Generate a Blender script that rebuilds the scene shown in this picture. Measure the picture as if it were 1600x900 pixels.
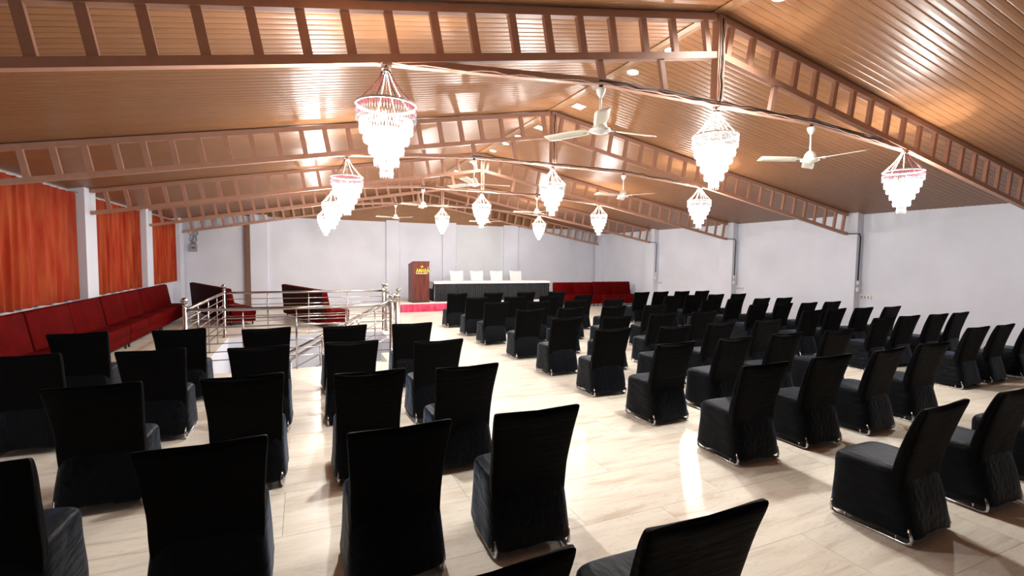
import bpy, bmesh, math, random
from math import sin, cos, pi, sqrt, atan2
from mathutils import Vector, Matrix
random.seed(7)
for o in list(bpy.data.objects): bpy.data.objects.remove(o, do_unlink=True)
SC = bpy.context.scene
COL = SC.collection

# ---------------------------------------------------------------- camera
F_PX, PITCH, YAW, ROLL, CAM_H = 745.47, .0590, .4127, -.0120, 1.85
def cam_axes():
    c, s = cos(YAW), sin(YAW); r = Vector((c, -s, 0)); d = Vector((s, c, 0)); u = Vector((0, 0, 1))
    c, s = cos(PITCH), sin(PITCH); d2 = d*c - u*s; u2 = d*s + u*c
    c, s = cos(ROLL), sin(ROLL); r3 = r*c - u2*s; u3 = r*s + u2*c
    return r3, u3, d2
cr, cu, cd = cam_axes()
cam_d = bpy.data.cameras.new('camera'); cam = bpy.data.objects.new('camera', cam_d); COL.objects.link(cam)
cam_d.sensor_fit = 'HORIZONTAL'; cam_d.sensor_width = 36; cam_d.lens = 36*F_PX/1600; cam_d.clip_start = .05; cam_d.clip_end = 200
cam.matrix_world = Matrix(((cr.x, cu.x, -cd.x, 0), (cr.y, cu.y, -cd.y, 0), (cr.z, cu.z, -cd.z, CAM_H), (0, 0, 0, 1)))
SC.camera = cam
# ---------------------------------------------------------------- world, exposure
W = bpy.data.worlds.new('daylight'); SC.world = W; W.use_nodes = True
bg = W.node_tree.nodes['Background']; bg.inputs[0].default_value = (.80, .90, 1, 1); bg.inputs[1].default_value = 1.6
SC.view_settings.view_transform = 'Standard'; SC.view_settings.look = 'None'
SC.view_settings.exposure = 0.65; SC.view_settings.gamma = 1; SC.view_settings.use_curve_mapping = False
CHANDELIER_W = 185.0
DOWNLIGHT_W = 26.0

# ---------------------------------------------------------------- materials
MATS = {}
def nd(nt, t, **kw):
    n = nt.nodes.new(t)
    for k, v in kw.items(): setattr(n, k, v)
    return n
def mat(name, col, rough=.5, metal=0, spec=.5, var=.08, scale=6, stretch=(1, 1, 1), bump=0, bscale=40, sheen=0, coords='Object', rnd=0, emit=0, tint=None, bstretch=(1, 1, 1)):
    m = bpy.data.materials.new(name); m.use_nodes = True; nt = m.node_tree; b = nt.nodes['Principled BSDF']
    tc = nd(nt, 'ShaderNodeTexCoord'); mp = nd(nt, 'ShaderNodeMapping'); mp.inputs['Scale'].default_value = stretch
    if coords == 'World':
        g = nd(nt, 'ShaderNodeNewGeometry'); nt.links.new(g.outputs['Position'], mp.inputs[0])
    else: nt.links.new(tc.outputs[coords], mp.inputs[0])
    nz = nd(nt, 'ShaderNodeTexNoise'); nz.inputs['Scale'].default_value = scale; nz.inputs['Detail'].default_value = 5
    nt.links.new(mp.outputs[0], nz.inputs[0])
    rp = nd(nt, 'ShaderNodeValToRGB'); e = rp.color_ramp.elements
    e[0].position = .3; e[1].position = .7
    e[0].color = [c*(1-var) for c in col]+[1]; e[1].color = [min(1, c*(1+var)) for c in col]+[1]
    nt.links.new(nz.outputs[0], rp.inputs[0]); out = rp.outputs[0]
    if rnd:
        oi = nd(nt, 'ShaderNodeObjectInfo'); mr = nd(nt, 'ShaderNodeMapRange'); mr.inputs[3].default_value = 1-rnd; mr.inputs[4].default_value = 1+rnd
        nt.links.new(oi.outputs['Random'], mr.inputs[0]); mx = nd(nt, 'ShaderNodeVectorMath', operation='SCALE')
        nt.links.new(out, mx.inputs[0]); nt.links.new(mr.outputs[0], mx.inputs['Scale']); out = mx.outputs[0]
    nt.links.new(out, b.inputs['Base Color'])
    b.inputs['Roughness'].default_value = rough; b.inputs['Metallic'].default_value = metal; b.inputs['Specular IOR Level'].default_value = spec
    if sheen: b.inputs['Sheen Weight'].default_value = sheen; b.inputs['Sheen Roughness'].default_value = .35
    if tint: b.inputs['Sheen Tint'].default_value = [*tint, 1]
    if emit:
        b.inputs['Emission Color'].default_value = [*col, 1]; b.inputs['Emission Strength'].default_value = emit
    if bump:
        n2 = nd(nt, 'ShaderNodeTexNoise'); n2.inputs['Scale'].default_value = bscale; n2.inputs['Detail'].default_value = 4
        mp2 = nd(nt, 'ShaderNodeMapping'); mp2.inputs['Scale'].default_value = bstretch
        nt.links.new(mp.outputs[0], mp2.inputs[0]); nt.links.new(mp2.outputs[0], n2.inputs[0])
        bp = nd(nt, 'ShaderNodeBump'); bp.inputs['Strength'].default_value = bump; bp.inputs['Distance'].default_value = .02
        nt.links.new(n2.outputs[0], bp.inputs['Height']); nt.links.new(bp.outputs[0], b.inputs['Normal'])
    MATS[name] = m
    return m
mat('wall_paint', (.66, .69, .77), .7, spec=.25, var=.05, scale=1.1, bump=.04, bscale=60, coords='World')
mat('panel_grey', (.63, .67, .71), .5, spec=.3, var=.03, scale=2)
mat('plank', (.215, .096, .040), .36, spec=.25, var=.10, scale=3, stretch=(1, 14, 6), coords='World', rnd=.05)
mat('gable', (.25, .122, .055), .45, spec=.3, var=.08, scale=3, stretch=(1, 14, 6), coords='World')
mat('ridge_wood', (.22, .11, .045), .4, var=.15, scale=5, stretch=(8, 1, 8))
mat('truss_paint', (.42, .225, .155), .45, spec=.35, var=.06, scale=8)
mat('post_brown', (.16, .075, .045), .5, var=.1)
mat('steel', (.46, .45, .44), .2, metal=1, var=.04, scale=10)
mat('chrome', (.55, .55, .57), .15, metal=1, var=.03)
mat('black_fabric', (.0008, .0009, .0012), .62, spec=.06, var=.25, scale=7, bump=.35, bscale=9, bstretch=(.5, .5, 3.5))
mat('black_fabric_lit', (.0012, .0020, .0034), .5, spec=.09, var=.25, scale=7, bump=.6, bscale=9, bstretch=(2.6, .7, 2.2), sheen=.20, tint=(.30, .48, .80))  # lit copy of the black cover: bluish seat light painted into tone and sheen
mat('skirt_black', (.006, .007, .009), .5, spec=.35, var=.3, scale=6)
mat('white_cloth', (.82, .81, .80), .75, spec=.2, var=.03, scale=5, bump=.15, bscale=12)
mat('white_paint', (.80, .79, .75), .35, spec=.5, var=.03)
mat('fan_white', (.76, .73, .62), .35, spec=.5, var=.03)
mat('red_velvet', (.085, .0012, .0012), .8, spec=.04, var=.18, scale=4, bump=.12, bscale=30)
mat('maroon_velvet', (.035, .005, .005), .8, spec=.1, var=.2, scale=4)
mat('black_wood', (.012, .008, .007), .5, var=.2)
mat('pink_satin', (.56, .036, .10), .42, spec=.4, var=.3, scale=6, bump=.8, bscale=7)
mat('dark_cable', (.012, .012, .012), .5, var=.2)
mat('pale_wire', (.55, .38, .30), .5, var=.2, scale=20)
mat('plastic_white', (.72, .71, .68), .4, var=.03)
mat('plastic_grey', (.30, .29, .29), .5, var=.08)
mat('pearl', (.80, .76, .66), .2, spec=.7, var=.05)
mat('red_bead', (.030, .0006, .002), .3, spec=.15, var=.2)
mat('dark_bead', (.008, .0015, .002), .3, spec=.12, var=.2)
mat('gold', (.95, .62, .03), .35, metal=0, var=.08, scale=30)
mat('logo_white', (.85, .84, .82), .5, var=.02)
mat('bulb', (1, .93, .82), .4, var=.01, emit=30)
mat('led', (1, .97, .92), .4, var=.01, emit=25)
mat('vent_white', (.74, .72, .66), .5, var=.04)
mat('wood_dark', (.11, .022, .014), .35, spec=.4, var=.6, scale=3, stretch=(7, 7, .5))
mat('carpet_white', (.66, .64, .60), .8, var=.06)

def marble():
    m = bpy.data.materials.new('marble_tile'); m.use_nodes = True; nt = m.node_tree; b = nt.nodes['Principled BSDF']
    g = nd(nt, 'ShaderNodeNewGeometry'); oi = nd(nt, 'ShaderNodeObjectInfo')
    off = nd(nt, 'ShaderNodeVectorMath', operation='SCALE'); off.inputs[0].default_value = (3.1, 7.7, 0); nt.links.new(oi.outputs['Random'], off.inputs['Scale'])
    ad = nd(nt, 'ShaderNodeVectorMath', operation='ADD'); nt.links.new(g.outputs['Position'], ad.inputs[0]); nt.links.new(off.outputs[0], ad.inputs[1])
    mp = nd(nt, 'ShaderNodeMapping'); mp.inputs['Scale'].default_value = (.55, 4.2, 1); mp.inputs['Rotation'].default_value = (0, 0, .06); nt.links.new(ad.outputs[0], mp.inputs[0])
    n1 = nd(nt, 'ShaderNodeTexNoise'); n1.inputs['Scale'].default_value = 1.9; n1.inputs['Detail'].default_value = 8; n1.inputs['Roughness'].default_value = .62; n1.inputs['Distortion'].default_value = .6
    nt.links.new(mp.outputs[0], n1.inputs[0])
    rp = nd(nt, 'ShaderNodeValToRGB'); e = rp.color_ramp.elements
    e[0].position = .30; e[0].color = (.55, .49, .395, 1); e[1].position = .62; e[1].color = (.77, .735, .645, 1)
    x = e.new(.45); x.color = (.71, .665, .57, 1)
    nt.links.new(n1.outputs[0], rp.inputs[0])
    n2 = nd(nt, 'ShaderNodeTexNoise'); n2.inputs['Scale'].default_value = 3.2; n2.inputs['Detail'].default_value = 6; n2.inputs['Distortion'].default_value = 1.2
    nt.links.new(mp.outputs[0], n2.inputs[0])
    r2 = nd(nt, 'ShaderNodeValToRGB'); f = r2.color_ramp.elements
    f[0].position = .485; f[0].color = (0, 0, 0, 1); f[1].position = .515; f[1].color = (0, 0, 0, 1); y = f.new(.5); y.color = (1, 1, 1, 1)
    nt.links.new(n2.outputs[0], r2.inputs[0])
    mx = nd(nt, 'ShaderNodeMix', data_type='RGBA'); mul = nd(nt, 'ShaderNodeMath', operation='MULTIPLY'); mul.inputs[1].default_value = .35
    nt.links.new(r2.outputs[0], mul.inputs[0]); nt.links.new(mul.outputs[0], mx.inputs[0]); nt.links.new(rp.outputs[0], mx.inputs[6]); mx.inputs[7].default_value = (.42, .34, .25, 1)
    mr = nd(nt, 'ShaderNodeMapRange'); mr.inputs[3].default_value = .955; mr.inputs[4].default_value = 1.04; nt.links.new(oi.outputs['Random'], mr.inputs[0])
    sc = nd(nt, 'ShaderNodeVectorMath', operation='SCALE'); nt.links.new(mx.outputs[2], sc.inputs[0]); nt.links.new(mr.outputs[0], sc.inputs['Scale'])
    nt.links.new(sc.outputs[0], b.inputs['Base Color']); b.inputs['Roughness'].default_value = .27; b.inputs['Specular IOR Level'].default_value = .22
    MATS['marble_tile'] = m
marble()
def crystal_mat(name, tr, col):
    m = bpy.data.materials.new(name); m.use_nodes = True; nt = m.node_tree; nt.nodes.remove(nt.nodes['Principled BSDF'])
    out = nt.nodes['Material Output']
    t = nd(nt, 'ShaderNodeBsdfTransparent'); t.inputs[0].default_value = (1, 1, 1, 1)
    l = nd(nt, 'ShaderNodeBsdfTranslucent'); d = nd(nt, 'ShaderNodeBsdfDiffuse'); g = nd(nt, 'ShaderNodeBsdfGlossy'); g.inputs['Roughness'].default_value = .12; g.inputs[0].default_value = (min(1, col[0]*8), min(1, col[1]*8), min(1, col[2]*8), 1)
    nz = nd(nt, 'ShaderNodeTexNoise'); nz.inputs['Scale'].default_value = 50; rp = nd(nt, 'ShaderNodeValToRGB')
    rp.color_ramp.elements[0].color = [c*.7 for c in col]+[1]; rp.color_ramp.elements[1].color = [*col, 1]; nt.links.new(nz.outputs[0], rp.inputs[0])
    for n in (l, d): nt.links.new(rp.outputs[0], n.inputs[0])
    a = nd(nt, 'ShaderNodeMixShader'); a.inputs[0].default_value = .45; nt.links.new(l.outputs[0], a.inputs[1]); nt.links.new(d.outputs[0], a.inputs[2])
    b = nd(nt, 'ShaderNodeMixShader'); b.inputs[0].default_value = .25; nt.links.new(a.outputs[0], b.inputs[1]); nt.links.new(g.outputs[0], b.inputs[2])
    c = nd(nt, 'ShaderNodeMixShader'); c.inputs[0].default_value = 1-tr; nt.links.new(t.outputs[0], c.inputs[1]); nt.links.new(b.outputs[0], c.inputs[2])
    nt.links.new(c.outputs[0], out.inputs[0]); MATS[name] = m
crystal_mat('crystal', .6, (.95, .95, .97))
crystal_mat('crystal_dimmed', .72, (.17, .17, .18))  # darker copy of the crystal, upper tiers' weaker light put into the colour
crystal_mat('crystal_rose', .6, (.15, .035, .055))
def curtain_mat():
    m = bpy.data.materials.new('orange_curtain'); m.use_nodes = True; nt = m.node_tree; b = nt.nodes['Principled BSDF']; out = nt.nodes['Material Output']
    tc = nd(nt, 'ShaderNodeTexCoord'); mp = nd(nt, 'ShaderNodeMapping'); mp.inputs['Scale'].default_value = (1, 2.2, .35); nt.links.new(tc.outputs['Object'], mp.inputs[0])
    nz = nd(nt, 'ShaderNodeTexNoise'); nz.inputs['Scale'].default_value = 3; nz.inputs['Detail'].default_value = 6; nt.links.new(mp.outputs[0], nz.inputs[0])
    rp = nd(nt, 'ShaderNodeValToRGB'); e = rp.color_ramp.elements; e[0].position = .35; e[0].color = (.28, .016, .003, 1); e[1].position = .68; e[1].color = (.37, .068, .018, 1)
    nt.links.new(nz.outputs[0], rp.inputs[0]); nt.links.new(rp.outputs[0], b.inputs['Base Color']); b.inputs['Roughness'].default_value = .75; b.inputs['Specular IOR Level'].default_value = .2
    tl = nd(nt, 'ShaderNodeBsdfTranslucent'); nt.links.new(rp.outputs[0], tl.inputs[0]); mx = nd(nt, 'ShaderNodeMixShader'); mx.inputs[0].default_value = .3
    nt.links.new(b.outputs[0], mx.inputs[1]); nt.links.new(tl.outputs[0], mx.inputs[2]); nt.links.new(mx.outputs[0], out.inputs[0]); MATS['orange_curtain'] = m
curtain_mat()
def glass_mat():
    m = bpy.data.materials.new('window_glass'); m.use_nodes = True; nt = m.node_tree; b = nt.nodes['Principled BSDF']; out = nt.nodes['Material Output']
    t = nd(nt, 'ShaderNodeBsdfTransparent'); b.inputs['Roughness'].default_value = .05; b.inputs['Base Color'].default_value = (.7, .78, .8, 1)
    mx = nd(nt, 'ShaderNodeMixShader'); mx.inputs[0].default_value = .15; nt.links.new(t.outputs[0], mx.inputs[1]); nt.links.new(b.outputs[0], mx.inputs[2]); nt.links.new(mx.outputs[0], out.inputs[0]); MATS['window_glass'] = m
glass_mat()

# ---------------------------------------------------------------- mesh helpers
class MB:
    def __init__(s): s.v = []; s.f = []
    def add(s, vs, fs):
        n = len(s.v); s.v += [tuple(v) for v in vs]; s.f += [tuple(i+n for i in f) for f in fs]; return s
    def box(s, x0, x1, y0, y1, z0, z1):
        return s.add([(x, y, z) for z in (z0, z1) for y in (y0, y1) for x in (x0, x1)], [(0, 2, 3, 1), (4, 5, 7, 6), (0, 1, 5, 4), (2, 6, 7, 3), (0, 4, 6, 2), (1, 3, 7, 5)])
    def beam(s, p, q, w, h, up=(0, 0, 1)):
        p, q = Vector(p), Vector(q); d = (q-p).normalized(); up = Vector(up)
        if abs(d.dot(up)) > .99: up = Vector((0, 1, 0))
        a = d.cross(up).normalized(); b = a.cross(d).normalized(); vs = []
        for e in (p, q):
            for i, j in ((-1, -1), (1, -1), (1, 1), (-1, 1)): vs.append(e+a*(i*w/2)+b*(j*h/2))
        return s.add(vs, [(3, 2, 1, 0), (4, 5, 6, 7), (0, 1, 5, 4), (1, 2, 6, 5), (2, 3, 7, 6), (3, 0, 4, 7)])
    def tube(s, pts, r, n=8, cap=True):
        pts = [Vector(p) for p in pts]; rings = []; prev = None
        for i, p in enumerate(pts):
            d = (pts[min(i+1, len(pts)-1)]-pts[max(i-1, 0)]).normalized()
            if prev is None:
                a = d.cross(Vector((0, 0, 1)) if abs(d.z) < .9 else Vector((0, 1, 0))).normalized()
            else: a = (prev-d*prev.dot(d)).normalized()
            prev = a; b = d.cross(a); rr = r[i] if isinstance(r, (list, tuple)) else r
            rings.append([p+a*(rr*cos(2*pi*k/n))+b*(rr*sin(2*pi*k/n)) for k in range(n)])
        return s.loft(rings, cap)
    def loft(s, rings, cap=True, close=True):
        n = len(rings[0]); vs = [v for r in rings for v in r]; fs = []
        for i in range(len(rings)-1):
            for k in range(n if close else n-1):
                k2 = (k+1) % n; fs.append((i*n+k, i*n+k2, (i+1)*n+k2, (i+1)*n+k))
        if cap: fs.append(tuple(reversed(range(n)))); fs.append(tuple((len(rings)-1)*n+k for k in range(n)))
        return s.add(vs, fs)
    def lathe(s, prof, c=(0, 0, 0), n=16):
        return s.loft([[(c[0]+r*cos(2*pi*k/n), c[1]+r*sin(2*pi*k/n), c[2]+z) for k in range(n)] for r, z in prof])
    def mesh(s, name, m, smooth=False):
        me = bpy.data.meshes.new(name); me.from_pydata(s.v, [], s.f); me.materials.append(MATS[m])
        bm = bmesh.new(); bm.from_mesh(me); bmesh.ops.recalc_face_normals(bm, faces=bm.faces); bm.to_mesh(me); bm.free()
        if smooth:
            for p in me.polygons: p.use_smooth = True
        return me
    def build(s, name, m, parent=None, smooth=False):
        return link(name, s.mesh(name, m, smooth), parent)
def link(name, me, parent=None, loc=None):
    o = bpy.data.objects.new(name, me); COL.objects.link(o); o.parent = parent
    if loc is not None: o.location = loc
    return o
def tag(o, label, cat, group=None):
    o['label'] = label; o['category'] = cat
    if group: o['group'] = group
    return o
def struct(o): o['kind'] = 'structure'; return o
def stuff(o): o['kind'] = 'stuff'; return o
def empty(name, loc=(0, 0, 0), rz=0):
    o = bpy.data.objects.new(name, None); COL.objects.link(o); o.location = loc; o.rotation_euler = (0, 0, rz); o.empty_display_size = .1; return o
def bevel(o, w, seg=2):
    b = o.modifiers.new('bevel', 'BEVEL'); b.width = w; b.segments = seg; b.limit_method = 'ANGLE'; return o
def copy_tree(o, parent=None):
    c = o.copy(); COL.objects.link(c); c.parent = parent
    for ch in list(o.children): copy_tree(ch, c)
    return c

# ---------------------------------------------------------------- hall dimensions
YT = [4.153, 8.047, 11.941, 15.836, 19.60]       # truss positions
XL, XR, YB, YF = -4.05, 13.35, 19.95, -7.0        # wall faces
PL, PR = -3.80, 13.12                             # pillar faces
RX, RZ, SL, SR = 4.28, 4.635, .186, .165           # ridge, slopes
def ceil_z(x): return RZ-SL*(RX-x) if x < RX else RZ-SR*(x-RX)
HX0, HX1, HY0, HY1 = -1.58, 1.80, 8.66, 12.40     # stairwell opening

# ---------------------------------------------------------------- floor
def sub_rect(x0, x1, y0, y1):
    if x1 <= HX0 or x0 >= HX1 or y1 <= HY0 or y0 >= HY1: return [(x0, x1, y0, y1)]
    out = []
    if x0 < HX0: out.append((x0, HX0, y0, y1)); x0 = HX0
    if x1 > HX1: out.append((HX1, x1, y0, y1)); x1 = HX1
    if y0 < HY0: out.append((x0, x1, y0, HY0))
    if y1 > HY1: out.append((x0, x1, HY1, y1))
    return out
fb = MB()
for r in sub_rect(XL-.3, XR+.3, YF-.3, YB+.3): fb.box(*r, -.20, -.012)
floor = struct(fb.build('floor', 'carpet_white'))
TW, TD = 1.30, .65
tiles = []
j = 0; y = YF
while y < YB:
    x = XL-(TW/2 if j % 2 else 0)
    while x < XR:
        for r in sub_rect(max(x, XL), min(x+TW, XR), y, min(y+TD, YB)):
            if r[1]-r[0] > .02 and r[3]-r[2] > .02: tiles.append(r)
        x += TW
    y += TD; j += 1
def in_view(x, y, z=0):
    v = Vector((x, y, z-CAM_H)); d = v.dot(cd)
    if d < .2: return False
    return abs(v.dot(cr)/d*F_PX) < 860 and abs(v.dot(cu)/d*F_PX) < 520
tiles.sort(key=lambda r: (not any(in_view(a, b) for a in (r[0], r[1]) for b in (r[2], r[3])), ((r[0]+r[1])/2)**2+((r[2]+r[3])/2)**2))
tcache = {}; rest = MB()
for i, (a, b, c, d) in enumerate(tiles):
    w, h = round(b-a, 3), round(d-c, 3); g = .0012
    if i < 296:
        if (w, h) not in tcache: tcache[(w, h)] = MB().box(g, w-g, g, h-g, -.012, 0).mesh('floor_tile', 'marble_tile')
        link('floor_tile', tcache[(w, h)], floor, (a, c, 0))
    else: rest.box(a+g, b-g, c+g, d-g, -.012, 0)
stuff(rest.build('floor_tiles', 'marble_tile', floor))

# stairwell below the opening
ZL = -2.7
for nm, bx in (('back', (HX0-.15, HX1+.15, HY1+.002, HY1+.15, ZL, -.2)), ('front', (HX0-.15, HX1+.15, HY0-.15, HY0-.002, ZL, -.2)), ('left', (HX0-.15, HX0-.002, HY0, HY1, ZL, -.2)), ('right', (HX1+.002, HX1+.15, HY0, HY1, ZL, -.2))):
    struct(MB().box(*bx).build('wall_stairwell_'+nm, 'wall_paint'))
struct(MB().box(HX0-.15, HX1+.15, HY0-.15, HY1+.15, ZL-.1, ZL).build('floor_lower', 'marble_tile'))
tm = MB(); tm.box(HX0, HX1, HY1-.004, HY1+.001, -.2, -.003); tm.box(HX0-.001, HX0+.004, HY0, HY1, -.2, -.003); tm.box(HX1-.004, HX1+.001, HY0, HY1, -.2, -.003)
struct(tm.build('trim_stairwell', 'wall_paint'))
stairs = tag(empty('staircase', (HX1, HY0, 0)), 'marble steps leading down through the railed opening in the floor', 'stairs')
for k in range(10):
    st = MB().box(-.02-.28*(k+1), -.28*k-.006, .02, 1.70, -.17*(k+1)-.17, -.17*(k+1)).build('step', 'marble_tile', stairs)

# ---------------------------------------------------------------- walls
win = [(8.75, 11.25), (12.65, 15.1), (16.6, 19.1)]
wl = MB(); WZ0, WZ1, TH = 1.05, 2.72, .25
ztop = 3.2
ys = YF-.3
for a, b in win:
    wl.box(XL-TH, XL, ys, a, -.2, ztop); wl.box(XL-TH, XL, a, b, -.2, WZ0); wl.box(XL-TH, XL, a, b, WZ1, ztop); ys = b
wl.box(XL-TH, XL, ys, YB+.3, -.2, ztop)
wall_left = struct(wl.build('wall_left', 'wall_paint'))
wall_right = struct(MB().box(XR, XR+.25, YF-.3, YB+.3, -.2, 3.3).build('wall_right', 'wall_paint'))
wall_back = struct(MB().box(XL, XR, YB, YB+.2, -.012, 3.335).build('wall_back', 'wall_paint'))
gb = MB(); gb.add([(XL-.1, YB+.01, 3.0), (XR+.1, YB+.01, 3.0), (XR+.1, YB+.01, ceil_z(XR)+.02), (RX, YB+.01, RZ+.03), (XL-.1, YB+.01, ceil_z(XL)+.02), (XL-.1, YB+.2, 3.0), (XR+.1, YB+.2, 3.0), (XR+.1, YB+.2, ceil_z(XR)+.02), (RX, YB+.2, RZ+.03), (XL-.1, YB+.2, ceil_z(XL)+.02)],
       [(0, 1, 2, 3, 4), (9, 8, 7, 6, 5)]+[(i, (i+1) % 5, (i+1) % 5+5, i+5) for i in range(5)])
struct(gb.build('wall_gable', 'gable'))
struct(MB().box(XL-.3, XR+.3, YF-.25, YF, -.2, 4.9).build('wall_front', 'wall_paint'))
for i, t in enumerate(YT):
    struct(bevel(MB().box(XL-.01, PL, t-.27, t+.27, -.0, ceil_z(PL)+.02).build('wall_pillar_left', 'wall_paint'), .008))
    struct(bevel(MB().box(PR, XR+.01, t-.27, t+.27, -.0, ceil_z(PR)+.02).build('wall_pillar_right', 'wall_paint'), .008))
for a, b in ((-1.77, -1.2), (3.10, 3.62), (5.46, 6.05), (8.27, 8.96)):
    struct(bevel(MB().box(a, b, YB-.10, YB+.02, 0, 3.40).build('wall_pilaster', 'wall_paint'), .008))
struct(MB().box(6.05, 8.27, YB-.02, YB+.01, 1.25, 3.30).build('wall_panel', 'panel_grey'))
tz = .885
for i in range(5):
    a = YF if i == 0 else YT[i-1]+.27; b = YT[i]-.27
    struct(MB().box(XR-.012, XR, a, b, tz-.012, tz+.006).build('trim_%d' % (i+1), 'wall_paint'))
for i, (a, b) in enumerate(win):
    w = struct(empty('window_%d' % (i+1), (XL-.12, a, WZ0)))
    L, H = b-a, WZ1-WZ0
    fr = MB()
    for (p, q, r, s) in ((0, L, 0, .05), (0, L, H-.05, H), (0, .05, .05, H-.05), (L-.05, L, .05, H-.05), (L/2-.025, L/2+.025, .05, H-.05)): fr.box(-.03, .03, p, q, r, s)
    fr.build('window_frame', 'white_paint', w)
    for k in range(2): MB().box(-.004, .004, .05+k*(L/2-.025), L/2-.025+k*(L/2-.025), .05, H-.05).build('pane', 'window_glass', w)
    MB().box(.08, .16, -.03, L+.03, -.04, -.005).build('window_sill', 'white_paint', w)

# ---------------------------------------------------------------- ceiling of narrow planks
PW = .10
def plank_mesh(L, name):
    # cross-section in (y,z) with chamfered lower edges, slightly crowned
    pr = [(.0015, .012), (.0015, .004), (.012, .0004), (PW/2, -.0012), (PW-.012, .0004), (PW-.0015, .004), (PW-.0015, .012)]
    return MB().loft([[(x, a, b) for a, b in pr] for x in (0, L)])
for side in ('left', 'right'):
    x1 = XL-.12 if side == 'left' else XR+.12; L = sqrt((x1-RX)**2+(ceil_z(x1)-RZ)**2)
    root = empty('ceiling_'+side, (RX, 0, RZ)); struct(root)
    ang = atan2(RZ-ceil_z(x1), abs(x1-RX)); sgn = -1 if side == 'left' else 1
    # backing slab above the planks
    bk = MB(); p0 = (RX, RZ+.012); p1 = (x1, ceil_z(x1)+.012)
    bk.add([(p0[0]-RX, YF-.3, .012), (p1[0]-RX, YF-.3, p1[1]-RZ), (p1[0]-RX, YB+.3, p1[1]-RZ), (p0[0]-RX, YB+.3, .012), (0, YF-.3, .15), (p1[0]-RX, YF-.3, p1[1]-RZ+.14), (p1[0]-RX, YB+.3, p1[1]-RZ+.14), (0, YB+.3, .15)],
           [(0, 1, 2, 3), (7, 6, 5, 4), (0, 1, 5, 4), (1, 2, 6, 5), (2, 3, 7, 6), (3, 0, 4, 7)])
    bk.build('ceiling_board', 'ridge_wood', root)
    proto = plank_mesh(L, 'plank'); me = proto.mesh('plank', 'plank')
    n0 = int((YF)/PW)-2; n1 = int(YB/PW)+2
    R = Matrix.Rotation(ang, 4, 'Y') if sgn > 0 else Matrix.Rotation(pi-ang, 4, 'Y')
    far = MB()
    for k in range(n0, n1):
        yy = k*PW
        if .9 < yy < 12.0:
            o = link('plank', me, root)
            if sgn > 0: o.matrix_local = Matrix.Translation((0, yy, 0)) @ R
            else: o.matrix_local = Matrix.Translation((0, yy+PW, 0)) @ Matrix.Rotation(pi, 4, 'Z') @ Matrix.Rotation(ang, 4, 'Y')
        else:
            M = Matrix.Translation((0, yy, 0)) @ R if sgn > 0 else Matrix.Translation((0, yy+PW, 0)) @ Matrix.Rotation(pi, 4, 'Z') @ Matrix.Rotation(ang, 4, 'Y')
            far.add([M @ Vector(v) for v in proto.v], proto.f)
    stuff(far.build('planks', 'plank', root))
rs = MB()
rs.loft([[(RX-.11, y, ceil_z(RX-.11)-.002), (RX-.11, y, ceil_z(RX-.11)-.014), (RX, y, RZ-.022), (RX+.07, y, ceil_z(RX+.07)-.014), (RX+.07, y, ceil_z(RX+.07)-.002)] for y in (YF, YB)])
struct(rs.build('trim_ridge', 'ridge_wood'))

# ---------------------------------------------------------------- roof trusses
XC = 4.328
def lowL(x): return 4.057-.1865*(3.665-x)
def lowR(x): return 4.165-.1755*(x-4.406)
nL = Vector((.183, 0, -.983)); nR = Vector((-.163, 0, -.987))
rungsL = [4.17, 3.71, 3.32, 2.93, 2.56, 2.20, 1.84, 1.45, 1.11, .73, .39, .06, -.28, -.62, -.94, -1.27, -1.59, -1.91, -2.22, -2.54, -2.86, -3.18, -3.5]
rungsR = [4.46, 4.81, 5.19, 5.58, 5.95, 6.33, 6.71, 7.10, 7.50, 7.88, 8.28, 8.68, 9.07, 9.46, 9.85, 10.24, 10.63, 11.02, 11.41, 11.80, 12.19, 12.58, 12.93]
TB, TIE = .068, 3.645
EL, ER = .50, 8.25          # where the tie meets the lower chords
def tie_z(x):
    if 2.77 <= x <= 5.955: return TIE
    if x < 2.77: return TIE+(lowL(EL)-TIE)*(2.77-x)/(2.77-EL)
    return TIE+(lowR(ER)-TIE)*(x-5.955)/(ER-5.955)
order = ['nearest the camera', 'second from the camera', 'third from the camera', 'fourth from the camera', 'against the back gable wall']
truss_tint = {}
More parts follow.
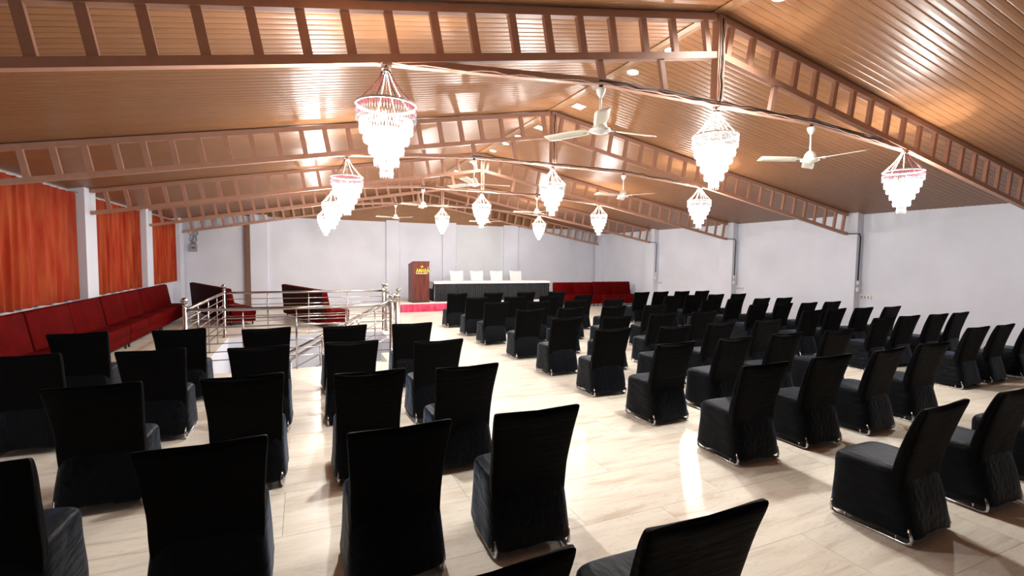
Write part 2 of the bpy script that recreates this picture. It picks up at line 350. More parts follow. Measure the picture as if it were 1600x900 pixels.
for i, t in enumerate(YT):
    tr = empty('roof_truss', (XC, t, 2.7)); tag(tr, 'brown painted ladder-like steel roof truss, '+order[i], 'roof truss', 'steel roof trusses')
    off = Vector((-XC, -t, -2.7))
    def P(x, z, dy=0): return Vector((x, t+dy, z))+off
    m = 'truss_paint'
    def bar(name, p, q, w=TB, h=TB, mm=m, par=tr): return MB().beam(p, q, w, h).build(name, mm, par)
    bar('top_chord', P(PL+.02, ceil_z(PL+.02)-.045), P(RX-.03, RZ-.058), .08, .07); bar('top_chord', P(RX+.03, RZ-.055), P(PR-.02, ceil_z(PR-.02)-.045), .08, .07)
    bar('bottom_chord', P(PL+.005, lowL(PL+.005)), P(XC-.05, lowL(XC-.05)), .075, .07); bar('bottom_chord', P(XC+.05, lowR(XC+.05)), P(PR-.005, lowR(PR-.005)), .075, .07)
    for x in rungsL:
        q = P(x, lowL(x)+.03); h = (ceil_z(x)-lowL(x)-.10)*.983
        bar('rung', q, q-nL*h, .05, .068)
    for x in rungsR:
        q = P(x, lowR(x)+.03); h = (ceil_z(x)-lowR(x)-.10)*.987
        if h > .05: bar('rung', q, q-nR*h, .05, .068)
    if i < 4:
        bar('king_post', P(XC, TIE), P(XC, RZ-.03), .10, .10)
        for x0, x1 in ((EL, 2.77), (2.77, 5.955), (5.955, ER)): bar('tie_beam', P(x0, tie_z(x0)), P(x1, tie_z(x1)), .062, .062)
        for x in (2.74, 3.51):
            bar('hanger', P(x, lowL(x)-.03), P(x+(lowL(x)-TIE)*.186, TIE+.03), .05, .06)
        for x in (5.99, 5.26):
            bar('hanger', P(x, lowR(x)-.03), P(x-(lowR(x)-TIE)*.166, TIE+.03), .05, .06)
        # black supply cable along the tie and its pale clips
        rn = random.Random(i+3); pts = []
        x = 2.72
        while x < 7.4:
            pts.append(P(x, tie_z(x)+.012+rn.uniform(-.022, .014), -.045+rn.uniform(-.006, .004))); x += .16
        MB().tube(pts, .0085, 6).build('cable', 'dark_cable', tr, True)
        pts = []; x = .7
        while x < 7.9:
            pts.append(P(x, tie_z(x)-.022+rn.uniform(-.012, .012), -.043)); x += .13
        MB().tube(pts, .007, 5).build('cable', 'pale_wire', tr, True)
        for k in range(3):
            pts = [P(XC+(k-1)*.024+rn.uniform(-.012, .012), TIE+.02+s*.09, -.058) for s in range(11)]
            MB().tube(pts, .006, 5).build('wire', ('pale_wire', 'dark_cable', 'pale_wire')[k], tr, True)
    else:
        bar('king_post', P(XC, lowL(XC)-.1), P(XC, RZ-.03), .10, .10)

# ---------------------------------------------------------------- chandeliers
TIERS = [(.245, -.30, -.36), (.245, -.335, -.44), (.215, -.42, -.53), (.184, -.51, -.61), (.142, -.59, -.70), (.100, -.68, -.80), (.052, -.77, -.90)]
def crystal(mb, c, w, h, n=4):
    x, y, z = c; mid = z-h*.35
    mb.add([(x, y, z), (x+w, y, mid), (x, y+w, mid), (x-w, y, mid), (x, y-w, mid), (x, y, z-h)], [(0, 1, 2), (0, 2, 3), (0, 3, 4), (0, 4, 1), (5, 2, 1), (5, 3, 2), (5, 4, 3), (5, 1, 4)])
def tier_mesh(k):
    r, z0, z1 = TIERS[k]; mb = MB(); n = max(8, int(2*pi*r/.023)); rows = 2 if k else 1
    for row in range(rows):
        zz = z0+(z1-z0)*row/rows*.9; h = (z0-z1)/rows*1.12
        for q in range(n):
            a = 2*pi*(q+.5*row)/n; crystal(mb, (r*cos(a), r*sin(a), zz), .0088, h)
    return mb
def ring_mesh(r, z, h=.018, t=.006):
    n = 28; return MB().loft([[((r+dr)*cos(2*pi*k/n), (r+dr)*sin(2*pi*k/n), z+dz) for k in range(n)] for dr, dz in ((-t, 0), (t, 0), (t, h), (-t, h), (-t, 0))], cap=False)
ME_T = [tier_mesh(k).mesh('crystal_tier', 'crystal' if k > 1 else 'crystal_dimmed') for k in range(7)]
ME_T1R = tier_mesh(0).mesh('crystal_tier', 'crystal_rose')
ME_R = [ring_mesh(.245, -.305).mesh('ring', 'plastic_white'), *[ring_mesh(TIERS[k][0], TIERS[k][1]-.004, .008, .003).mesh('ring', 'chrome') for k in range(2, 7)]]
def strand(a, r0=.035, r1=.241):
    mb = MB(); n = 20
    for k in range(n+1):
        s = k/n; r = r0+(r1-r0)*(s**1.35); z = -.02-.27*s; R = .0075
        c = Vector((r*cos(a), r*sin(a), z))
        mb.add([c+Vector(v)*R for v in ((0, 0, 1), (1, 0, 0), (0, 1, 0), (-1, 0, 0), (0, -1, 0), (0, 0, -1))], [(0, 1, 2), (0, 2, 3), (0, 3, 4), (0, 4, 1), (5, 2, 1), (5, 3, 2), (5, 4, 3), (5, 1, 4)])
    return mb
NS = 10
ME_S = {m: [strand(2*pi*(k+.25)/NS).mesh('bead_strand', m) for k in range(NS)] for m in ('pearl', 'red_bead', 'dark_bead')}
ME_CAP = MB().lathe([(.006, .10), (.006, .02), (.03, .01), (.042, -.01), (.045, -.03), (.02, -.035)], n=14).mesh('ceiling_cap', 'chrome', True)
ME_ROD = MB().tube([(0, 0, .05), (0, 0, -.72)], .006, 6).mesh('stem', 'chrome', True)
ME_BULB = MB().lathe([(.004, .03), (.012, .02), (.018, 0), (.015, -.02), (.004, -.03)], n=10).mesh('bulb', 'bulb', True)
where = [['left end of the nearest truss', 'below the centre post of the nearest truss', 'right end of the nearest truss'],
         ['left end of the second truss', 'below the centre post of the second truss', 'right end of the second truss'],
         ['left end of the third truss', 'below the centre post of the third truss', 'right end of the third truss'],
         ['left end of the fourth truss', 'below the centre post of the fourth truss', 'right end of the fourth truss']]
beads = {(0, 0): ('red_bead', 'pearl', .62, 'red and pearl beads'), (0, 2): ('red_bead', 'pearl', .5, 'red and white beads'), (1, 0): ('dark_bead', 'pearl', .6, 'dark beads')}
for i in range(4):
    for j, x in enumerate((.653, XC, 7.99)):
        z = (3.449, TIE-.035, 3.449)[j]-.03
        if j == 2: z = 3.49
        a, b, fr, txt = beads.get((i, j), ('pearl', 'pearl', .5, 'pearl beads'))
        ch = empty('chandelier', (x, YT[i], z), random.uniform(0, 6.28)); tag(ch, 'lit crystal chandelier with %s, %s' % (txt, where[i][j]), 'chandelier', 'crystal chandeliers')
        if (i, j) == (0, 0): ch.rotation_euler.z = 2.2
        link('ceiling_cap', ME_CAP, ch); link('stem', ME_ROD, ch)
        for k in range(NS): link('bead_strand', ME_S[a if k < NS*fr else b][k], ch)
        for k, me in enumerate(ME_R): link('ring', me, ch)
        for k in range(7): stuff(link('crystal_tier', ME_T1R if (k == 0 and a != 'pearl') else ME_T[k], ch))
        for k in range(3): link('bulb', ME_BULB, ch, (.09*cos(2.1*k), .09*sin(2.1*k), -.40))
        ld = bpy.data.lights.new('chandelier_lamp', 'POINT'); ld.energy = CHANDELIER_W; ld.color = (1, .965, .925); ld.shadow_soft_size = .045
        lo = bpy.data.objects.new('lamp_light', ld); COL.objects.link(lo); lo.parent = ch; lo.location = (0.02, 0, -.60)

# ---------------------------------------------------------------- ceiling fans
def blade_mesh():
    mb = MB(); st = []
    for s in range(9):
        u = s/8; x = .15+.50*u; w = .052+.018*min(1, u*3); 
        if s == 8: w *= .86
        zt = .010-.004*u
        st.append([(x, -w, -.018), (x, -w*.3, -.004), (x, w*.4, .004), (x, w, .012), (x, w, .015), (x, w*.4, .008), (x, -w*.3, 0), (x, -w, -.014)])
    return mb.loft(st)
ME_BL = blade_mesh().mesh('blade', 'fan_white', True)
ME_ARM = MB().box(.07, .19, -.022, .022, -.004, .004).mesh('blade_bracket', 'fan_white')
sc = MB()
for dx in (.165, .182):
    for dy in (-.012, .012): sc.lathe([(.004, -.022), (.004, -.006)], (dx, dy, 0), 6)
ME_SC = sc.mesh('screw', 'plastic_grey')
ME_MOTOR = MB().lathe([(.012, .10), (.035, .085), (.062, .05), (.075, .01), (.078, -.005), (.105, -.012), (.11, -.028), (.09, -.042), (.045, -.048), (.03, -.06), (.004, -.062)], n=24).mesh('motor_housing', 'white_paint', True)
ME_CANOPY = MB().lathe([(.048, .0), (.05, -.012), (.042, -.045), (.018, -.085), (.012, -.092)], n=18).mesh('canopy', 'white_paint', True)
ME_DROD = MB().tube([(0, 0, -.07), (0, 0, -.31)], .011, 10).mesh('downrod', 'white_paint', True)
ME_HOOK = MB().tube([(0, 0, .06), (0, 0, -.02)], .022, 8).mesh('hook_clamp', 'dark_cable', True)
fan_rot = {(0, 0): 2.06, (0, 1): .655, (1, 0): 2.01, (1, 1): 1.04, (2, 0): 1.46, (2, 1): .71, (3, 0): 1.275, (3, 1): 1.04}
for i in range(4):
    for j, x in enumerate((2.77, 5.955)):
        fn = empty('ceiling_fan', (x, YT[i], TIE-.065)); tag(fn, 'white three-blade ceiling fan, %s of the two on the %s truss' % (('left', 'right')[j], ('nearest', 'second', 'third', 'fourth')[i]), 'fan', 'ceiling fans')
        link('hook_clamp', ME_HOOK, fn); link('canopy', ME_CANOPY, fn); link('downrod', ME_DROD, fn); link('motor_housing', ME_MOTOR, fn, (0, 0, -.39))
        for k in range(3):
            a = fan_rot[(i, j)]+2*pi*k/3
            b = link('blade', ME_BL, fn, (0, 0, -.402)); b.rotation_euler.z = a
            link('blade_bracket', ME_ARM, b); link('screw', ME_SC, b)

# ---------------------------------------------------------------- downlights and vents near the ridge
dl = [(4.525, 3.56), (4.41, 5.047), (4.41, 5.841), (4.42, 9.88), (4.42, 10.617), (4.42, 11.448), (4.44, 13.03), (4.44, 14.56)]
ME_DL = MB().lathe([(.088, 0), (.088, -.008), (.075, -.012), (.075, -.004)], n=24).mesh('bezel', 'plastic_white', True)
ME_LED = MB().lathe([(.074, -.004), (.074, -.009), (.004, -.0095)], n=24).mesh('diffuser', 'led')
nth = ['nearest', 'second nearest', 'third nearest', 'fourth nearest', 'fifth nearest', 'third farthest', 'second farthest', 'farthest']
for k, (x, yv) in enumerate(dl):
    x = max(x, 4.44)
    o = empty('downlight', (x, yv, ceil_z(x)-.002)); o.rotation_euler.y = math.atan(SR); tag(o, 'round lit ceiling downlight beside the ridge, %s to the camera' % nth[k] if k < 5 else 'round lit ceiling downlight beside the ridge, %s along the row' % nth[k], 'light', 'ridge downlights')
    link('bezel', ME_DL, o); link('diffuser', ME_LED, o)
    ld = bpy.data.lights.new('downlight_lamp', 'SPOT'); ld.energy = DOWNLIGHT_W*4; ld.spot_size = 2.6; ld.spot_blend = .6; ld.shadow_soft_size = .07; ld.color = (1, .96, .9)
    lo = bpy.data.objects.new('lamp_light', ld); COL.objects.link(lo); lo.parent = o; lo.location = (0, 0, -.03)
for k, (x, yv) in enumerate(((4.53, 7.476), (4.53, 9.0))):
    o = empty('ceiling_vent', (x, yv, ceil_z(x)-.003)); o.rotation_euler.y = math.atan(SR); tag(o, 'square white unlit ceiling panel beside the ridge, %s of two' % ('nearer', 'farther')[k], 'ceiling panel', 'square ceiling panels')
    MB().box(-.10, .10, -.10, .10, -.008, 0).build('frame', 'plastic_white', o); MB().box(-.085, .085, -.085, .085, -.011, -.007).build('diffuser', 'vent_white', o)

# ---------------------------------------------------------------- curtains
ci = 0
cnames = ['first bay from the left edge', 'middle bay between the two white pillars', 'far bay by the back corner']
for bi, (a, b) in enumerate(((8.34, 11.66), (12.23, 15.55), (16.13, 19.30))):
    rod = tag(MB().tube([(PL-.10, a-.02, 3.03), (PL-.10, b+.02, 3.03)], .012, 8).build('curtain_rod', 'plastic_grey', None, True), 'thin curtain rod under the ceiling, '+cnames[bi], 'curtain rod', 'curtain rods')
    mid = (a+b)/2
    for q, (c, d) in enumerate(((a-.05, mid), (mid, b+.05))):
        rn = random.Random(bi*5+q); npl = 6; ph = rn.uniform(0, 6); L = d-c
        nx, nz = 96, 16; vs = []; fs = []
        for jx in range(nx+1):
            s = jx/nx
            for kz in range(nz+1):
                w = kz/nz; z = 3.012-2.0*w+(.012*sin(s*21+ph) if kz == nz else 0)
                amp = .040+.018*sin(7*s+ph)
                off = amp*sin(2*pi*npl*s+ph+.35*sin(3*w+5*s))+.014*sin(2*pi*npl*2.3*s+2*w)
                eg = min(1, 12*s, 12*(1-s)); yy = c+L*(s+eg*(.012*sin(2*pi*npl*s*1.0+1)+.010*w*sin(9*s+ph)))
                vs.append((PL-.13+off*eg*(.75+.35*w)*.95, yy, z))
        for jx in range(nx):
            for kz in range(nz): n = nz+1; fs.append((jx*n+kz, (jx+1)*n+kz, (jx+1)*n+kz+1, jx*n+kz+1))
        cu_ = MB().add([(x-(PL-.13), y-c, z) for x, y, z in vs], fs).build('curtain', 'orange_curtain', None, True); cu_.location = (PL-.13, c, 0)
        tag(cu_, 'orange red pleated curtain, %s half of the %s' % (('nearer', 'farther')[q], cnames[bi]), 'curtain', 'orange curtains')

# ---------------------------------------------------------------- sofas
def rbox(x0, x1, y0, y1, z0, z1, name, m, par, bw=.03, seg=3):
    o = MB().box(x0, x1, y0, y1, z0, z1).build(name, m, par, True); bevel(o, bw, seg); return o
def sofa(loc, rz, L, label, nc=2, rear='maroon_velvet', D=.60, H=1.02, group='red lounge sofas', recl=.10):
    s = empty('sofa', loc, rz); tag(s, label, 'sofa', group)
    # local: x along the length (0..L), seat faces -y, back at +y (0 = rear)
    rbox(.0, L, -D+.02, -.02, .10, .27, 'base', 'red_velvet', s, .02)
    for k in range(nc):
        a, b = L*k/nc+.006, L*(k+1)/nc-.006
        rbox(a, b, -D, -.10, .26, .46, 'seat_cushion', 'red_velvet', s, .035)
        bk = MB(); bk.loft([[(x, -.20-.02, .44), (x, -.07, .44), (x, -.0, H-.02), (x, -.02, H), (x, -.10, H), (x, -.12, H-.02)] for x in (a, b)])
        o = bk.build('back_cushion', 'red_velvet', s, True); bevel(o, .025, 2)
    rb = MB(); rb.loft([[(x, -.07, .08), (x, -.045, .08), (x, .018, H-.012), (x, -.004, H-.012)] for x in (.0, L)])
    rb.build('rear_panel', rear, s)
    for x in (.08, L-.08):
        for y in (-D+.08, -.12): MB().lathe([(.018, 0), (.026, .10)], (x, y, 0), 8).build('leg', 'black_wood', s)
    return s
for k, (a, b, t) in enumerate(((6.35, 8.95, 'nearest of the row under the curtains'), (8.99, 11.72, 'second of the row under the curtains'), (11.76, 14.16, 'third of the row under the curtains'), (14.20, 16.75, 'farthest of the row under the curtains'))):
    sofa((PL+.035, a, 0), pi/2, b-a, 'red armless sofa by the left wall, '+t)
# two sofas turned with their dark backs to the hall
def sofa_line(near, far, label, nc):
    d = Vector(far)-Vector(near); L = d.length; d.normalize()
    # length direction must run so that the seat (-y local) faces right
    return sofa((near[0], near[1], 0), atan2(d.y, d.x), L, label, nc, D=.72, H=1.0)
sofa_line((.45, 13.25), (-.62, 16.7), 'dark-backed red sofa turned away, behind the middle of the stair railing', 3)
sofa_line((-1.86, 14.5), (-3.36, 18.3), 'dark-backed red sofa turned away, behind the left end of the stair railing', 3)
sofa((9.32, 17.15, 0), 0, 1.80, 'red sofa right beside the skirted table, facing the hall', 2, D=.8, H=.95)
sofa((11.13, 17.05, 0), 0, 1.86, 'red sofa in the back right corner, facing the hall', 2, D=.8, H=.97)

# ---------------------------------------------------------------- stage, skirted table, podium, white chairs
SZ = .27
stg = empty('stage', (3.05, 16.5, 0)); tag(stg, 'low stage with pale carpet top and pink satin draped along its front edge', 'stage')
MB().box(0, 6.2, .03, 2.9, 0, SZ-.02).build('platform', 'black_wood', stg); MB().box(-.01, 6.21, .01, 2.9, SZ-.02, SZ).build('carpet', 'carpet_white', stg)
def drape(L, z0, z1, amp, wl, seed, y0=0, seg=6, flare=.02):
    rn = random.Random(seed); n = int(L/wl*6); vs = []; fs = []
    phs = [rn.uniform(-.6, .6) for _ in range(n+1)]
    for k in range(n+1):
        x = L*k/n
        for s in range(seg+1):
            w = s/seg
            vs.append((x, y0-amp*(.3+.7*w)*(1+sin(2*pi*x/wl+phs[k]*.5))-flare*w, z1+(z0-z1)*w))
    for k in range(n):
        for s in range(seg): fs.append((k*(seg+1)+s, (k+1)*(seg+1)+s, (k+1)*(seg+1)+s+1, k*(seg+1)+s+1))
    return MB().add(vs, fs)
drape(1.72, .012, SZ, .045, .21, 4).build('front_drape', 'pink_satin', stg, True)
tb = empty('skirted_table', (4.42, 17.2, SZ)); tag(tb, 'long table on the stage with white cloth top and black pleated skirt', 'table')
TLn, TDp, TZ = 4.75, .75, .74
rbox(-.02, TLn+.02, -.02, TDp+.02, TZ-.035, TZ, 'table_top', 'white_cloth', tb, .01, 2)
drape(TLn, .01, TZ-.05, .016, .085, 9).build('skirt', 'skirt_black', tb, True)
sl = drape(TDp, .01, TZ-.05, .016, .085, 11).build('skirt', 'skirt_black', tb, True); sl.rotation_euler.z = -pi/2; sl.location = (0, TDp, 0)
sl = drape(TDp, .01, TZ-.05, .016, .085, 12).build('skirt', 'skirt_black', tb, True); sl.rotation_euler.z = pi/2; sl.location = (TLn, 0, 0)
drape(TLn+.06, TZ-.075, TZ+.004, .006, .5, 2, -.034, 3, .004).build('cloth_drop', 'white_cloth', tb, True).location = (-.03, 0, 0)
sd = drape(TDp+.04, TZ-.26, TZ+.004, .012, .25, 3, -.034, 5, .03).build('cloth_drop', 'white_cloth', tb, True); sd.rotation_euler.z = -pi/2; sd.location = (0, TDp+.02, 0)
sd = drape(TDp+.04, TZ-.22, TZ+.004, .012, .25, 5, -.034, 5, .03).build('cloth_drop', 'white_cloth', tb, True); sd.rotation_euler.z = pi/2; sd.location = (TLn, -.02, 0)
for x in (.1, TLn-.1):
    for y in (.1, TDp-.1): MB().box(x-.025, x+.025, y-.025, y+.025, 0, TZ-.04).build('leg', 'black_wood', tb)

pod = empty('podium', (3.90, 17.05, SZ), .13); tag(pod, 'tall dark wood podium with yellow AMARA lettering beside the skirted table', 'podium')
PWd, PDp, PH0, PH1 = .60, .56, 1.47, 1.35
pb = MB(); pb.add([(-PWd/2, 0, .02), (PWd/2, 0, .02), (PWd/2, PDp, .02), (-PWd/2, PDp, .02), (-PWd/2, 0, PH0), (PWd/2, 0, PH0), (PWd/2, PDp, PH1), (-PWd/2, PDp, PH1)],
                  [(3, 2, 1, 0), (4, 5, 6, 7), (0, 1, 5, 4), (1, 2, 6, 5), (2, 3, 7, 6), (3, 0, 4, 7)])
bevel(pb.build('body', 'wood_dark', pod), .006); MB().box(-PWd/2-.015, PWd/2+.015, -.015, PDp+.015, 0, .03).build('plinth', 'black_wood', pod)
for k in range(3): MB().box(-PWd/2+.2*(k)+.197, -PWd/2+.2*k+.203, -.003, .002, .03, PH0-.01).build('joint', 'black_wood', pod) if k < 2 else None
lt = MB(); lt.add([(-PWd/2-.01, -.012, PH0+.001), (PWd/2+.01, -.012, PH0+.001), (PWd/2+.01, PDp+.012, PH1), (-PWd/2-.01, PDp+.012, PH1), (-PWd/2-.01, -.012, PH0+.022), (PWd/2+.01, -.012, PH0+.022), (PWd/2+.01, PDp+.012, PH1+.021), (-PWd/2-.01, PDp+.012, PH1+.021)], [(3, 2, 1, 0), (4, 5, 6, 7), (0, 1, 5, 4), (1, 2, 6, 5), (2, 3, 7, 6), (3, 0, 4, 7)])
lt.build('reading_top', 'wood_dark', pod)
def text_part(s, size, m, par, loc, name, ext=.004, bold=0, width=None):
    cv = bpy.data.curves.new(name, 'FONT'); cv.body = s; cv.size = size; cv.extrude = ext; cv.align_x = 'CENTER'; cv.offset = bold
    tmp = bpy.data.objects.new(name, cv); COL.objects.link(tmp); bpy.context.view_layer.update()
    me = bpy.data.meshes.new_from_object(tmp.evaluated_get(bpy.context.evaluated_depsgraph_get())); bpy.data.objects.remove(tmp)
    me.materials.clear(); me.materials.append(MATS[m])
    if width:
        xs = [v.co.x for v in me.vertices]; k = width/(max(xs)-min(xs))
        for v in me.vertices: v.co.x *= k
    o = link(name, me, par, loc); o.rotation_euler = (pi/2, 0, 0); return o
text_part('AMARA', .19, 'gold', pod, (.04, -.006, 1.09), 'lettering', bold=.002, width=.50)
text_part('THE INN & RESORT', .06, 'logo_white', pod, (.02, -.005, 1.03), 'small_lettering', .002, .001, width=.46)
for dx, h, w in ((-.035, .055, .022), (0, .085, .026), (.035, .055, .022)):
    MB().loft([[(.02+dx+a*w*.5, -y_, 1.265+b*h) for a, b in ((-.8, 0), (.8, 0), (1, .4), (0, 1), (-1, .4))] for y_ in (.001, .008)]).build('flame_emblem', 'gold', pod)
MB().box(.235, .265, -.008, .002, 1.255, 1.275).build('trade_mark', 'logo_white', pod)

def slip_chair(back_m, seat_m, seed, topz=.93):
    rn = random.Random(seed)
    def ring(hw, yc, hd, z, n=28, e=5.0, jit=0):
        out = []
        for k in range(n):
            a = 2*pi*k/n; c, s = cos(a), sin(a); r = (abs(c)**e+abs(s)**e)**(-1/e)
            out.append(Vector((hw*c*r+rn.uniform(-jit, jit), yc+hd*s*r+rn.uniform(-jit, jit), z)))
        return out
    sb = []
    hem = [rn.uniform(-.010, .022) for _ in range(36)]
    for z, hw, y0, y1, e in ((.050, .286, -.022, .540, 9), (.058, .286, -.022, .540, 9), (.12, .282, -.012, .535, 9), (.22, .275, .006, .530, 9), (.33, .268, .036, .526, 8), (.41, .264, .060, .528, 8), (.450, .262, .072, .524, 8), (.472, .252, .080, .508, 7), (.482, .230, .095, .485, 6), (.490, .15, .15, .41, 4)):
        r = ring(hw, (y0+y1)/2, (y1-y0)/2, z, 36, e, jit=.005 if z < .42 else .002)
        if z < .06:
            for k, v in enumerate(r): v.z += hem[k]
        sb.append(r)
    seat = MB().loft(sb)
    bb = []
    sk = rn.uniform(.0, .014)
    for z, hw, yc, hd in ((.22, .245, .110, .040), (.36, .255, .108, .044), (.46, .258, .104, .047), (.54, .258, .090, .047), (.62, .261, .070, .045), (.70, .266, .048, .043), (.80, .274, .022, .039), (.87, .280, .002, .035), (.91, .284, -.010, .031), (.926, .281, -.014, .022), (.932, .266, -.015, .008)):
        r = ring(hw, yc, hd, z+(topz-.93)*max(0, (z-.4)/.53), 36, e=7, jit=.003)
        if z > .75:
            f = (z-.75)/.18
            for v in r:
                q = v.x/.284; v.z += f*(.036*abs(q)**2.4+sk*q-.020); v.y -= f*.024*abs(q)**3
        bb.append(r)
    back = MB().loft(bb)
    fr = []
    for s in (-1, 1):
        x = .250*s
        fr.append(MB().tube([(x, .025, .12), (x, .003, .06), (x, .006, .028), (x, .035, .012), (x, .25, .011), (x, .47, .012), (x, .502, .028), (x, .508, .06), (x, .49, .12)], .011, 7).tube([(x, .09, .012), (x, .09, .075)], .008, 6).tube([(x, .41, .012), (x, .41, .075)], .008, 6).mesh('sled_frame', 'chrome', True))
    bar = MB().tube([(-.245, .09, .07), (.245, .09, .07)], .008, 6).mesh('cross_bar', 'chrome', True)
    return dict(seat_cover=seat.mesh('seat_cover', seat_m, True), back_cover=back.mesh('back_cover', back_m, True), frames=fr, bar=bar)
def subsurf(o, n=1):
    m = o.modifiers.new('subsurf', 'SUBSURF'); m.levels = n; m.render_levels = n
def place(kit, x, y, rz, label, group, z=0, cat='chair'):
    c = empty('banquet_chair', (x, y, z), rz); tag(c, label, cat, group)
    subsurf(link('seat_cover', kit['seat_cover'], c)); subsurf(link('back_cover', kit['back_cover'], c))
    for m in kit['frames']: link('sled_frame', m, c)
    link('cross_bar', kit['bar'], c); return c
WK = slip_chair('white_cloth', 'white_cloth', 77, 1.1)
for k, (a, b) in enumerate(((5.461, 5.973), (6.315, 6.86), (7.23, 7.693), (8.075, 8.614))):
    place(WK, (a+b)/2, 18.72, pi, 'white-covered chair behind the long stage table, %s from the podium' % ('first', 'second', 'third', 'fourth')[k], 'white chairs on the stage', SZ)

# ---------------------------------------------------------------- black covered chairs
KITS = [slip_chair('black_fabric', 'black_fabric_lit', 100+k) for k in range(5)]
ordn = ['first', 'second', 'third', 'fourth', 'fifth', 'sixth', 'seventh', 'eighth', 'ninth']
rc = random.Random(5)
left = {0: [(1.34, 1.28), (.50, 1.29)], 1: [(1.31, 2.60), (.48, 2.61), (-.46, 2.72), (-1.40, 2.80)], 2: [(1.29, 3.90), (.49, 3.98), (-.43, 4.16), (-1.36, 4.22)],
        3: [(1.39, 5.23), (.48, 5.48), (-.42, 5.47), (-1.36, 5.62), (-2.34, 5.70)], 4: [(1.41, 6.75), (.51, 6.79), (-.44, 6.86), (-1.42, 7.08), (-2.42, 7.12)]}
def chair(x, y, label, group, rz=None):
    place(KITS[rc.randrange(5)], x, y, rc.uniform(-.045, .045) if rz is None else rz, label, group)
for r, l in left.items():
    for c, (x, y) in enumerate(l):
        chair(x, y, 'black-covered chair left of the aisle, %s row from the camera, %s from the aisle' % (ordn[r], ordn[c]), 'black chairs left of the aisle')
rowsR = [1.74, 3.07, 4.19, 5.33, 6.60, 8.02, 9.50, 10.85, 12.3]; colsR = [3.82, 4.82, 5.80, 6.82]
for r, y in enumerate(rowsR):
    for c, x in enumerate(colsR):
        if r == 0 and c > 2: continue
        chair(x+rc.uniform(-.05, .05)+(.02 if r == 0 else 0), y+rc.uniform(-.05, .05)+(0 if c < 2 else .03), 'black-covered chair right of the aisle, %s row from the camera, %s from the aisle' % (ordn[r], ordn[c]), 'black chairs right of the aisle')
rowsF = [3.68, 4.95, 6.22, 7.44, 8.72, 10.12, 11.45]; colsF = [9.18, 10.0, 10.85, 11.70]
for r, y in enumerate(rowsF):
    for c, x in enumerate(colsF):
        if r == 0 and c > 2: continue
        chair(x+rc.uniform(-.05, .05), y+rc.uniform(-.05, .05), 'black-covered chair by the right wall, %s row from the camera, %s from the wall' % (ordn[r], ordn[3-c]), 'black chairs by the right wall')

# ---------------------------------------------------------------- stair railing
rl = empty('stair_railing', (HX0, HY0, 0)); tag(rl, 'stainless steel railing with ball-topped posts around the stair opening', 'railing')
ro = Vector((-HX0, -HY0, 0))
def rp(x, y, z): return Vector((x, y, z))+ro
def post(x, y, r=.032, z0=0):
    p = MB().lathe([(.055, z0), (.055, z0+.012), (r, z0+.03), (r, 1.06), (r*.8, 1.065), (r*.8, 1.085), (r*1.15, 1.09), (r*1.15, 1.105), (.012, 1.115), (.012, 1.13)], rp(x, y, 0), 14).build('post', 'steel', rl, True)
    c = rp(x, y, 1.17); MB().lathe([(.048*sin(pi*k/10)+.0005, -.048*cos(pi*k/10)) for k in range(11)], c, 16).build('ball_finial', 'steel', p, True)
FL, FR, BL, BR, R3 = (-1.66, 8.60), (1.43, 8.60), (-1.66, 12.52), (1.88, 12.52), (1.88, 10.42)
for q in (FL, BL): post(*q)
for q in (FR, BR, R3): post(*q, r=.04)
post(1.52, 8.60, .03); post(1.93, 12.38, .028)
def side(a, b, nb, zs=(.875, .745, .615, .485, .355, .225), top=1.02):
    MB().tube([rp(*a, top), rp(*b, top)], .027, 10).build('handrail', 'steel', rl, True)
    for z in zs: MB().tube([rp(*a, z), rp(*b, z)], .0085, 6).build('rail_bar', 'steel', rl, True)
    for k in range(nb):
        s = (k+1)/(nb+1); x = a[0]+(b[0]-a[0])*s; y = a[1]+(b[1]-a[1])*s
        MB().tube([rp(x, y, 0), rp(x, y, .82), rp(x, y, .83), rp(x, y, top)], [.015, .015, .008, .008], 8).build('baluster', 'steel', rl, True)
side(FL, FR, 3); side(BL, BR, 3); side(FL, BL, 3); side(R3, BR, 1)
# sloping rail down the stair
def slope(y, x0, z0, x1, z1):
    MB().tube([rp(x0, y, z0), rp(x1, y, z1)], .026, 10).build('stair_handrail', 'steel', rl, True)
    for d in ((.30, .48, .66) if y < 9 else ()): MB().tube([rp(x0, y, z0-d), rp(x1, y, z1-d)], .0085, 6).build('rail_bar', 'steel', rl, True)
    for s in (.20, .42, .64, .86):
        x = x0+(x1-x0)*s; z = z0+(z1-z0)*s; MB().tube([rp(x, y, z-.02), rp(x, y, z-.92)], .014, 8).build('baluster', 'steel', rl, True)
slope(8.75, 1.43, 1.10, -1.3, -.30)
slope(10.42, 1.88, 1.05, -.6, -.40)

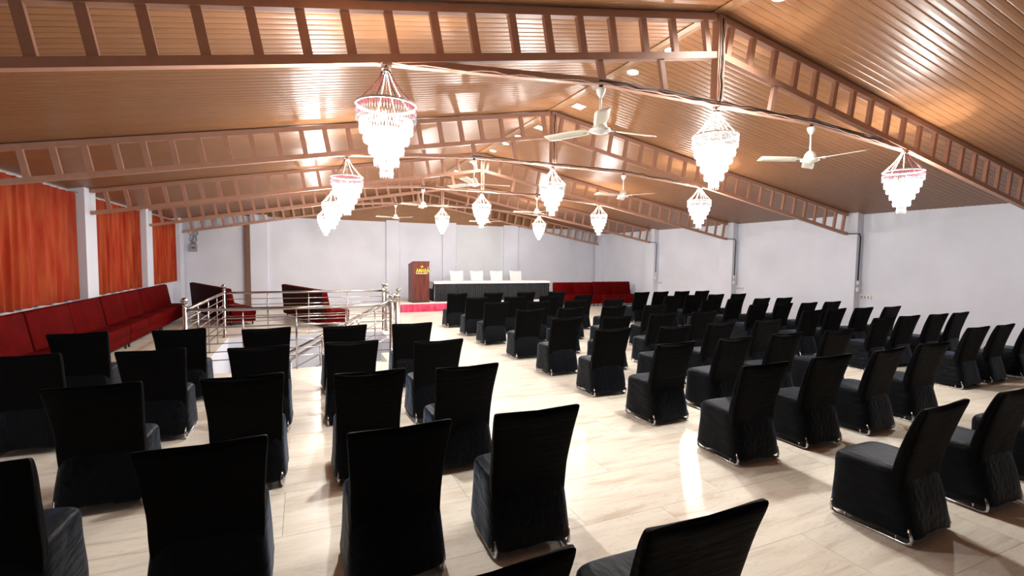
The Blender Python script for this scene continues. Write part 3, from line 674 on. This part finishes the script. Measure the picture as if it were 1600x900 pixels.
# ---------------------------------------------------------------- back-left brown post, meter box, wall fittings
tag(bevel(MB().box(-1.93, -1.78, YB-.16, YB-.02, 0, lowL(-1.85)-.03).build('steel_post', 'post_brown'), .006), 'narrow brown steel post standing against the white back wall', 'post')
mt = empty('meter_box', (-3.52, YB, 2.14)); tag(mt, 'small grey electric box with loose cables high on the back wall', 'electric box')
bevel(MB().box(-.11, .11, -.10, 0, -.13, .13).build('box', 'plastic_grey', mt), .008); MB().box(-.06, .06, -.106, -.098, -.02, .015).build('switch', 'dark_cable', mt)
rn = random.Random(3)
for k in range(5):
    x0 = -.08+.04*k; x1 = rn.uniform(-.3, .4); n = 8
    MB().tube([(x0+(x1-x0)*(s/n)**1.5+.03*sin(s*1.7+k), -.06, .13+.5*s/n) for s in range(n+1)], .008, 5).build('cable', 'dark_cable', mt, True)
cc = empty('wall_camera', (11.16, YB, 3.12)); tag(cc, 'small security camera high on the back wall, right side', 'camera')
MB().box(-.05, .05, -.03, 0, -.06, .06).build('mount', 'plastic_white', cc); MB().tube([(0, -.02, 0), (-.02, -.10, -.05), (-.04, -.2, -.09)], [.02, .045, .045], 12).build('body', 'plastic_grey', cc, True)
for k, t in enumerate(YT[1:4]):
    yb = t-.275; nm = ('nearest', 'middle', 'farthest')[k]
    cb = empty('wall_cable', (XR, yb, 0)); tag(cb, 'dark cable running from the truss end down the %s right pillar' % nm, 'cable', 'pillar cables')
    pts = [(PR-XR-.02, .25, 2.63), (PR-XR-.03, .02, 2.63), (PR-XR+.06, -.012, 2.63), (PR-XR+.12, -.012, 2.55), (PR-XR+.11, -.012, 2.0), (PR-XR+.10, -.012, 1.30)]
    MB().tube(pts, .013, 6).build('cable', 'dark_cable', cb, True)
    for z in (1.36, 1.18): bevel(MB().box(PR-XR+.05, PR-XR+.15, -.05, 0, z-.055, z+.055).build('switch_box', 'plastic_white', cb), .006)
    so = empty('wall_socket', (XR, t-.42, .99)); tag(so, 'pale socket plate on the right wall beside the %s cabled pillar' % nm, 'socket', 'wall sockets')
    bevel(MB().box(-.03, 0, -.14, .14, -.055, .055).build('plate', 'plastic_white', so), .005)
    for q in (-.08, 0, .08): MB().box(-.033, -.028, q-.025, q+.025, -.03, .03).build('switch', 'plastic_grey', so)
